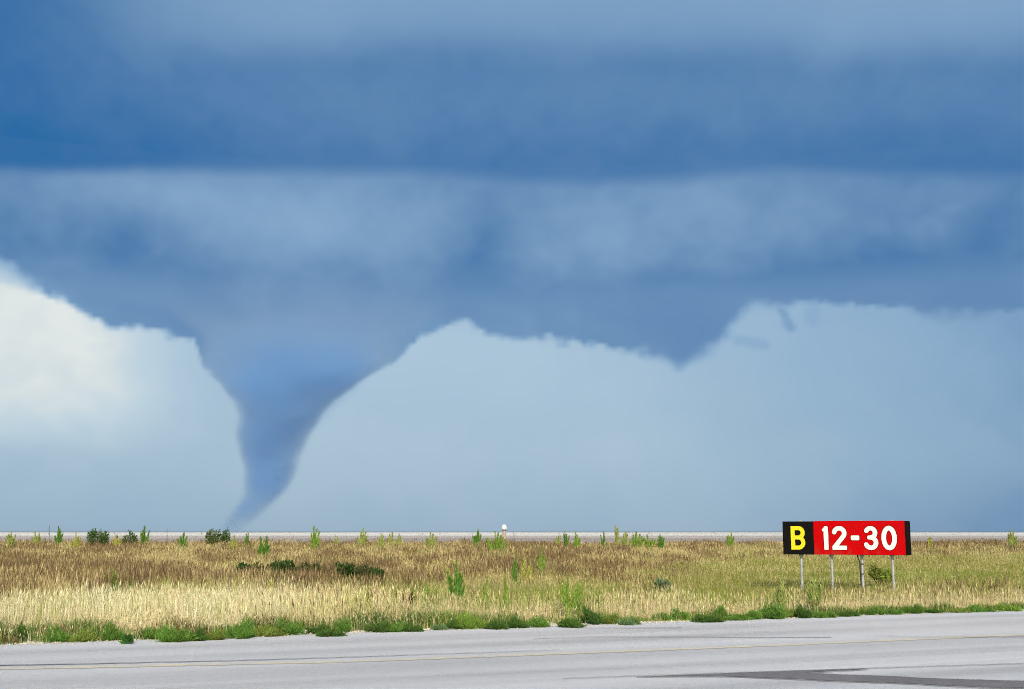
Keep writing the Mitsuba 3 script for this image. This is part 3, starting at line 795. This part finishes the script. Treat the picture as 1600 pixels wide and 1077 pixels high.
def verge_plant(name, x, y, h, w, kind, tint, label, category, group, seed):
    rng = np.random.default_rng(seed)
    key = fresh(name)
    x, y = x + 0.13 * ROAD_N[0], y + 0.13 * ROAD_N[1]
    z = float(G([x], [y])[0]) - 0.01
    o = np.array([x, y, z])
    col = TINT[tint]
    h = max(h * (0.92 if kind == 'mound' else 1.05), 0.07)
    if kind == 'leafy':
        n = 46
        an = rng.random(n) * 2 * np.pi
        up = rng.random(n) ** 0.8
        d = np.column_stack([np.cos(an), np.sin(an), 0.25 + 1.3 * up])
        rt = o + np.column_stack([np.cos(an), np.sin(an), 0 * an]) * 0.02 + np.column_stack([0 * an, 0 * an, up * h * 0.5])
        add(key + '__stem', [rods(np.repeat(o[None], 6, 0), o + np.column_stack([rng.standard_normal((6, 2)) * w * 0.15, np.full(6, h * 0.7)]), 0.005, 0.003, col * 0.8)], 'stem')
        add(key + '__foliage', [leaf_mesh(rt, d, (0.45 + 0.4 * rng.random(n)) * w, 0.30 * w, jitter(col * 1.4, n, rng), rng)], 'leaf')
    else:
        nc = 1 if w < 0.15 else int(rng.integers(4, 8))
        fo, ti, sh = [], [], []
        for c in range(nc):
            n = int(rng.integers(60, 150))
            cx = (rng.random() - 0.5) * w * (0.9 if nc > 1 else 0.2)
            cy = (rng.random() - 0.5) * w * 0.5
            ch = h * (0.35 + 0.65 * rng.random()) * (1 - 0.5 * abs(cx) / w) if c else h
            cw = w * (0.20 + 0.24 * rng.random()) if nc > 1 else w * 0.5
            an, q = rng.random(n) * 2 * np.pi, np.sqrt(rng.random(n))
            ring = np.column_stack([np.cos(an) * q, np.sin(an) * q, 0 * q])
            foot = o + np.array([cx, cy, 0]) + ring * cw * 0.35
            flat_ = 0.75 if kind == 'mound' else 0.45
            tip = o + np.array([cx, cy, 0]) + ring * cw * (0.75 + 0.7 * rng.random((n, 1))) + np.column_stack([0 * q, 0 * q, ch * (1 - flat_ * q ** 2) * (0.35 + 0.65 * rng.random(n) ** 0.7)])
            if kind == 'lean':
                tip = tip + np.array([-0.75, 0, 0]) * (tip[:, 2:] - z)
            fo.append(foot)
            ti.append(tip)
            sh.append(np.full(n, 0.8 + 0.5 * rng.random()))
        foot, tip, sh = np.vstack(fo), np.vstack(ti), np.concatenate(sh)
        n = len(foot)
        d = tip - foot
        m = rng.random(n) < 0.2
        add(key + '__stem', [rods(foot[m], tip[m], 0.0022, 0.0012, jitter(col * 0.9 + 0.02, m.sum(), rng), 4)], 'stem')
        k = 5
        t = rng.random((n, k)) ** 0.8
        at = (foot[:, None] + d[:, None] * t[..., None]).reshape(-1, 3)
        dd = (d / np.linalg.norm(d, axis=1, keepdims=True))[:, None] * (1.0 if kind != 'mound' else 0.7) + 0.42 * rng.standard_normal((n, k, 3)) + np.array([0, 0, 0.4])
        L = (0.03 + 0.055 * rng.random(n * k)) * (0.8 + 0.9 * h)
        cl = jitter(col * 1.1, n * k, rng, 0.9) * np.repeat(sh, k)[:, None]
        young = np.clip(t.reshape(-1, 1) * 1.3 - 0.4, 0, 1) * 0.35
        cl = cl * (1 - young) + np.array([0.20, 0.34, 0.07]) * young
        warm = (rng.random(n * k) < 0.10)[:, None]
        cl = np.where(warm, cl * 0.4 + np.array([0.24, 0.20, 0.07]) * 0.6, cl)
        add(key + '__foliage', [leaf_mesh(at, dd.reshape(-1, 3), L, L * (0.13 if kind != 'mound' else 0.18), cl, rng)], 'leaf')
    tag(key, label, category, group)
    return key


def field_plant(name, x, y, ztop, w, kind, tint, label, category, group, seed):
    rng = np.random.default_rng(seed)
    key = fresh(name)
    z = float(G([x], [y])[0]) - 0.02
    o = np.array([x, y, z])
    h = max(ztop - z, 0.25) * (1.06 if y > 45 else 1.0)
    w = w * (1.15 if kind == 'weed' else 1.0 if y > 40 else 1.2)
    col = TINT[tint] * (1.0 if kind != 'weed' else 1.15)
    if kind in ('weed', 'stalk'):
        ns = int(np.clip(round(w / 0.035), 4, 16)) if kind == 'weed' else 2
        off = (rng.random(ns) - 0.5) * w * 0.8
        hh = h * (1 - 0.30 * np.abs(off) / (w / 2) - 0.38 * rng.random(ns))
        hh[np.argmin(np.abs(off))] = h
        foot = o + np.column_stack([off * 0.35, (rng.random(ns) - 0.5) * w * 0.5, 0 * off])
        tip = foot + np.column_stack([off * 0.9 + 0.07 * h * rng.standard_normal(ns), 0.04 * h * rng.standard_normal(ns), hh])
        sc = col * 0.8 + np.array([0.03, 0.03, 0.01])
        add(key + '__stem', [rods(foot, tip, 0.006 + 0.00006 * y, 0.003 + 0.00004 * y, sc)], 'stem')
        k = 85 if kind == 'weed' else 40
        t = 0.22 + 0.78 * rng.random((ns, k)) ** 0.8
        at = foot[:, None] + (tip - foot)[:, None] * t[..., None]
        an = rng.random((ns, k)) * 2 * np.pi
        rise = 1.3 + 1.2 * t
        d = np.stack([np.cos(an), np.sin(an), rise], -1)
        L = (0.10 + 0.045 * h) * (1.1 - 0.5 * t) * (0.6 + 0.6 * rng.random((ns, k))) * (0.6 if kind == 'stalk' else 1) * np.clip(w / 0.25, 0.6, 1.4)
        cl = jitter(col, ns * k, rng, 0.7)
        tipc = (t.reshape(-1) > 0.86)[:, None]
        cl = np.where(tipc, cl * 0.75 + np.array([0.20, 0.19, 0.05]) * 0.25, cl)
        add(key + '__foliage', [leaf_mesh(at.reshape(-1, 3), d.reshape(-1, 3), L.reshape(-1), L.reshape(-1) * 0.22 + 0.00016 * y, cl, rng)], 'leaf')
    elif kind == 'shrub':
        nl = max(3, int(w / 0.14))
        cx = np.linspace(-0.5, 0.5, nl) * w * 0.8 + 0.05 * w * rng.standard_normal(nl)
        top = h * (0.72 + 0.28 * rng.random(nl))
        top[rng.integers(nl)] = h
        if w > 1.2 and x < -20:            # two crowns with a dip between them
            top = h * np.interp(cx / w, [-0.5, -0.2, 0.05, 0.15, 0.4, 0.5], [0.80, 1.0, 0.98, 0.72, 0.98, 0.75])
        parts_l, parts_s = [], []
        for i in range(nl):
            lobe = np.array([cx[i], 0.35 * w * (rng.random() - 0.5), 0.0])
            hub = o + lobe + np.array([0, 0, top[i] * 0.66])
            m = 5
            ends = hub + rng.standard_normal((m, 3)) * np.array([w / nl * 0.7, w / nl * 0.7, top[i] * 0.13])
            parts_s.append(rods(np.repeat((o + lobe * 0.4)[None], m, 0), ends, 0.008 + 0.0001 * y, 0.003 + 0.00004 * y, np.array([0.10, 0.075, 0.05])))
            n = 260 if y < 40 else 150
            q = rng.standard_normal((n, 3))
            q /= np.linalg.norm(q, axis=1, keepdims=True)
            rr = rng.random(n) ** 0.45
            at = hub + q * rr[:, None] * np.array([max(w / nl * (0.7 + 0.6 * rng.random()), 0.1), max(w / nl * 0.95, 0.1), top[i] * 0.36])
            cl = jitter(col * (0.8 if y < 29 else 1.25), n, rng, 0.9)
            if rng.random() < 0.4:
                cl = cl * 0.7 + BROWN * 0.2
            L = (0.05 + 0.0007 * y) * (0.6 + 0.8 * rng.random(n))
            parts_l.append(leaf_mesh(at, q + np.array([0, 0, 0.5]) + 0.6 * rng.standard_normal((n, 3)), L, L * 0.55, cl, rng))
        add(key + '__stem', parts_s, 'stem')
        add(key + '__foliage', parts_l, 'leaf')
    elif kind == 'dock':
        ns = 5
        foot = np.repeat(o[None], ns, 0)
        tip = o + np.column_stack([(rng.random(ns) - 0.5) * w, (rng.random(ns) - 0.5) * w * 0.5, h * (0.75 + 0.25 * rng.random(ns))])
        add(key + '__stem', [rods(foot, tip, 0.006, 0.003, col)], 'stem')
        k = 90
        t = 0.45 + 0.55 * rng.random((ns, k))
        at = foot[:, None] + (tip - foot)[:, None] * t[..., None]
        d = rng.standard_normal((ns, k, 3)) + np.array([0, 0, 0.3])
        add(key + '__seed_head', [leaf_mesh(at.reshape(-1, 3), d.reshape(-1, 3), 0.035 + 0.02 * rng.random(ns * k), 0.022, jitter(col, ns * k, rng, 0.8), rng)], 'leaf')
        n = 14
        an = rng.random(n) * 6.28
        add(key + '__foliage', [leaf_mesh(np.repeat(o[None], n, 0) + [0, 0, 0.04], np.column_stack([np.cos(an), np.sin(an), 0.6 + 0 * an]), 0.16, 0.05, jitter(OLIVE * 0.7, n, rng), rng)], 'leaf')
    tag(key, label, category, group)
    return key


# roots x, y; height; width; habit; tone
VERGE = [
    (-6.48, 16.45, 0.28, 0.11, 'tuft', 'dark'),
    (-6.05, 16.54, 0.24, 0.40, 'mound', 'green'),
    (-5.64, 16.64, 0.22, 0.30, 'mound', 'olive'),
    (-5.36, 16.84, 0.27, 0.21, 'tuft', 'green'),
    (-4.99, 16.26, 0.15, 0.14, 'leafy', 'dark'),
    (-4.85, 17.05, 0.22, 0.32, 'mound', 'green'),
    (-4.42, 16.64, 0.26, 0.35, 'mound', 'green'),
    (-4.18, 16.74, 0.22, 0.21, 'mound', 'dark'),
    (-4.00, 16.94, 0.20, 0.23, 'mound', 'olive'),
    (-3.75, 17.15, 0.28, 0.34, 'tuft', 'green'),
    (-3.44, 17.47, 0.17, 0.37, 'mound', 'olive'),
    (-3.15, 17.69, 0.23, 0.43, 'tuft', 'green'),
    (-2.76, 17.91, 0.20, 0.34, 'mound', 'dark'),
    (-2.49, 17.47, 0.12, 0.28, 'mound', 'dark'),
    (-2.34, 18.15, 0.22, 0.31, 'tuft', 'green'),
    (-1.86, 18.26, 0.19, 0.33, 'mound', 'dark'),
    (-1.65, 18.26, 0.16, 0.23, 'mound', 'green'),
    (-1.43, 18.26, 0.15, 0.23, 'mound', 'dark'),
    (-1.05, 18.63, 0.08, 0.16, 'mound', 'grey'),
    (-0.85, 18.75, 0.15, 0.24, 'tuft', 'dark'),
    (-0.50, 18.88, 0.25, 0.42, 'tuft', 'bright'),
    (-0.13, 18.75, 0.19, 0.28, 'mound', 'dark'),
    (0.15, 19.00, 0.18, 0.24, 'tuft', 'dark'),
    (0.51, 19.13, 0.15, 0.28, 'tuft', 'green'),
    (0.92, 19.13, 0.16, 0.34, 'mound', 'dark'),
    (1.40, 19.67, 0.36, 0.31, 'lean', 'dark'),
    (1.63, 19.81, 0.18, 0.19, 'tuft', 'olive'),
    (1.90, 19.67, 0.13, 0.29, 'mound', 'grey'),
    (2.54, 20.54, 0.12, 0.22, 'tuft', 'green'),
    (2.85, 20.69, 0.17, 0.26, 'tuft', 'green'),
    (3.25, 20.24, 0.15, 0.36, 'mound', 'dark'),
    (3.58, 20.84, 0.23, 0.20, 'tuft', 'green'),
    (3.83, 20.69, 0.11, 0.33, 'mound', 'green'),
    (4.11, 20.84, 0.16, 0.22, 'tuft', 'green'),
    (4.43, 21.00, 0.29, 0.42, 'tuft', 'green'),
    (4.89, 21.32, 0.16, 0.27, 'mound', 'olive'),
    (5.04, 21.16, 0.23, 0.17, 'tuft', 'dark'),
    (5.41, 21.32, 0.13, 0.36, 'mound', 'green'),
    (5.91, 21.65, 0.10, 0.32, 'mound', 'dark'),
    (6.48, 21.99, 0.16, 0.28, 'tuft', 'green'),
    (6.84, 22.16, 0.09, 0.30, 'mound', 'green'),
    (7.23, 22.34, 0.18, 0.31, 'tuft', 'green'),
    (7.70, 22.52, 0.08, 0.36, 'mound', 'dark'),
    (8.19, 22.70, 0.08, 0.36, 'mound', 'olive'),
    (8.77, 22.89, 0.13, 0.48, 'mound', 'green'),
    (9.30, 23.08, 0.15, 0.46, 'mound', 'bright'),
]
# roots x, y; height of the top above the taxiway; width; habit; tone
MID = [
    (-9.69, 24.0, 0.65, 0.15, 'weed', 'yellow'),
    (-7.38, 22.8, 0.71, 0.29, 'weed', 'bright'),
    (0.34, 29.8, 0.90, 0.20, 'weed', 'yellow'),
    (0.84, 35.2, 0.98, 0.19, 'weed', 'bright'),
    (0.92, 20.4, 0.75, 0.15, 'weed', 'bright'),
    (1.11, 20.4, 0.66, 0.15, 'weed', 'bright'),
    (-1.02, 22.5, 0.90, 0.20, 'weed', 'green'),
    (-0.49, 21.2, 0.69, 0.10, 'weed', 'bright'),
    (-0.11, 20.4, 0.71, 0.13, 'weed', 'bright'),
    (0.04, 28.6, 0.95, 0.17, 'weed', 'green'),
    (-5.12, 22.8, 0.60, 0.11, 'weed', 'yellow'),
    (-4.57, 23.5, 0.57, 0.10, 'weed', 'yellow'),
    (-1.61, 31.1, 0.69, 0.15, 'weed', 'yellow'),
    (-6.03, 28.6, 0.75, 0.36, 'shrub', 'dark'),
    (-5.51, 27.8, 0.81, 0.38, 'shrub', 'dark'),
    (-5.00, 27.1, 0.80, 0.34, 'shrub', 'dark'),
    (-4.76, 28.6, 0.73, 0.51, 'shrub', 'dark'),
    (-4.28, 28.6, 0.73, 0.54, 'shrub', 'dark'),
    (-3.65, 27.5, 0.75, 0.52, 'shrub', 'dark'),
    (-3.25, 27.8, 0.72, 0.41, 'shrub', 'dark'),
    (9.38, 31.5, 0.63, 0.37, 'shrub', 'olive'),
    (3.15, 25.8, 0.45, 0.15, 'shrub', 'bluish'),
    (4.71, 21.6, 0.67, 0.23, 'weed', 'pale'),
    (5.37, 22.1, 0.71, 0.26, 'weed', 'pale'),
    (-10.34, 51.4, 1.19, 0.30, 'weed', 'green'),
    (-4.20, 42.2, 0.67, 0.13, 'weed', 'green'),
    (-1.72, 21.6, 0.47, 0.16, 'weed', 'bright'),
    (-1.48, 21.6, 0.50, 0.18, 'weed', 'bright'),
    (-2.42, 20.6, 0.55, 0.09, 'weed', 'bright'),
    (-2.03, 21.5, 0.52, 0.07, 'weed', 'pale'),
    (-1.78, 21.0, 0.45, 0.20, 'dock', 'brown'),
    (-6.65, 17.6, 0.52, 0.07, 'stalk', 'yellow'),
]
FAR = [
    (-28.47, 70, 1.34, 0.52, 'weed', 'pale'),
    (-27.78, 72, 1.38, 0.68, 'weed', 'pale'),
    (-28.48, 76, 1.72, 0.32, 'stalk', 'dark'),
    (-27.63, 75, 1.68, 0.36, 'weed', 'green'),
    (-24.82, 70, 1.31, 0.52, 'weed', 'yellow'),
    (-24.87, 74, 1.56, 1.32, 'shrub', 'dark'),
    (-22.49, 70, 1.23, 0.44, 'weed', 'yellow'),
    (-22.98, 74, 1.49, 0.62, 'shrub', 'dark'),
    (-22.70, 76, 1.72, 0.40, 'weed', 'green'),
    (-20.71, 74, 1.60, 0.19, 'stalk', 'dark'),
    (-18.71, 70, 1.31, 0.37, 'weed', 'green'),
    (-17.67, 74, 1.60, 1.48, 'shrub', 'dark'),
    (-14.89, 66, 1.18, 0.35, 'weed', 'yellow'),
    (-15.46, 72, 1.30, 0.27, 'weed', 'green'),
    (-10.49, 52, 1.16, 0.27, 'weed', 'green'),
    (-10.65, 66, 1.62, 0.38, 'weed', 'bright'),
    (-10.65, 68, 1.55, 0.21, 'stalk', 'dark'),
    (-9.97, 70, 1.23, 0.22, 'weed', 'pale'),
    (-9.01, 74, 1.56, 0.55, 'weed', 'pale'),
    (-7.39, 70, 1.27, 0.33, 'weed', 'pale'),
    (-7.24, 74, 1.37, 0.27, 'weed', 'pale'),
    (-6.59, 72, 1.27, 0.30, 'weed', 'pale'),
    (-4.72, 72, 1.34, 0.45, 'weed', 'pale'),
    (-2.37, 70, 1.31, 0.22, 'stalk', 'dark'),
    (-2.08, 74, 1.49, 0.39, 'weed', 'green'),
    (-0.77, 62, 1.39, 0.91, 'weed', 'bright'),
    (0.19, 74, 1.37, 0.31, 'stalk', 'dark'),
    (2.81, 74, 1.30, 0.19, 'weed', 'pale'),
    (3.23, 74, 1.41, 0.23, 'weed', 'green'),
    (3.68, 70, 1.34, 0.33, 'weed', 'bright'),
    (5.50, 74, 1.41, 0.23, 'weed', 'green'),
    (6.62, 78, 1.77, 0.29, 'weed', 'pale'),
    (6.81, 74, 1.41, 0.35, 'weed', 'pale'),
    (7.14, 70, 1.38, 0.74, 'weed', 'bright'),
    (7.79, 70, 1.23, 0.44, 'weed', 'bright'),
    (8.24, 68, 1.21, 0.32, 'weed', 'green'),
    (13.16, 74, 1.30, 0.43, 'weed', 'bright'),
    (23.72, 70, 1.09, 0.33, 'weed', 'yellow'),
    (29.21, 72, 1.45, 0.61, 'weed', 'pale'),
]

ORD = ['', 'second ', 'third ', 'fourth ', 'fifth ', 'sixth ', 'seventh ', 'eighth ', 'ninth ', 'tenth ', 'eleventh ', 'twelfth ', 'thirteenth ', 'fourteenth ']
TONE = {'dark': 'dark green', 'green': 'mid green', 'olive': 'olive', 'grey': 'grey green', 'bright': 'bright green', 'pale': 'pale green', 'yellow': 'yellow green', 'brown': 'brown', 'bluish': 'bluish green'}
HABIT = {'tuft': ('upright_bush', 'feathery upright bush', 'bush', 'feathery bushes on the taxiway verge'), 'mound': ('low_bush', 'low rounded bush', 'bush', 'low bushes on the taxiway verge'), 'leafy': ('broadleaf_weed', 'small broad leaved weed', 'weed', None),
         'lean': ('leaning_bush', 'bush leaning to the left, the tallest', 'bush', None), 'weed': ('tall_weed', 'tall leafy weed', 'weed', 'tall weeds in the field'), 'stalk': ('bare_stalk', 'thin stalk', 'stalk', 'single stalks in the field'),
         'shrub': ('field_shrub', 'leafy shrub', 'shrub', 'shrubs in the field'), 'dock': ('dock_plant', 'seeded dock plant', 'weed', 'dock plants in the field')}


def name_all(rows, where):
    """Labels by tone and habit, counted from the left as one sees them."""
    seen, texts, total = {}, {}, {}
    for r in rows:
        total[r[4:6]] = total.get(r[4:6], 0) + 1
    for i in sorted(range(len(rows)), key=lambda i: rows[i][0] / rows[i][1]):
        k = rows[i][4:6]
        n = seen.get(k, 0)
        seen[k] = n + 1
        what = f'{TONE[k[1]]} {HABIT[k[0]][1]}'
        texts[i] = f'{what} {where}' if total[k] == 1 else f'{ORD[n]}{what} from the left {where}' if n else f'leftmost {what} {where}'
    return texts


for rows, where, fn, base in ((VERGE, 'along the taxiway edge', verge_plant, 100), (MID, 'in the middle of the field', field_plant, 300), (FAR, 'on the far edge of the field', field_plant, 500)):
    texts = name_all(rows, where)
    for i, r in enumerate(rows):
        n, _, cat, grp = HABIT[r[4]]
        if rows is FAR and grp:
            grp = grp.replace('in the field', 'on the skyline')
        fn(n, *r, texts[i], cat, grp, base + i)
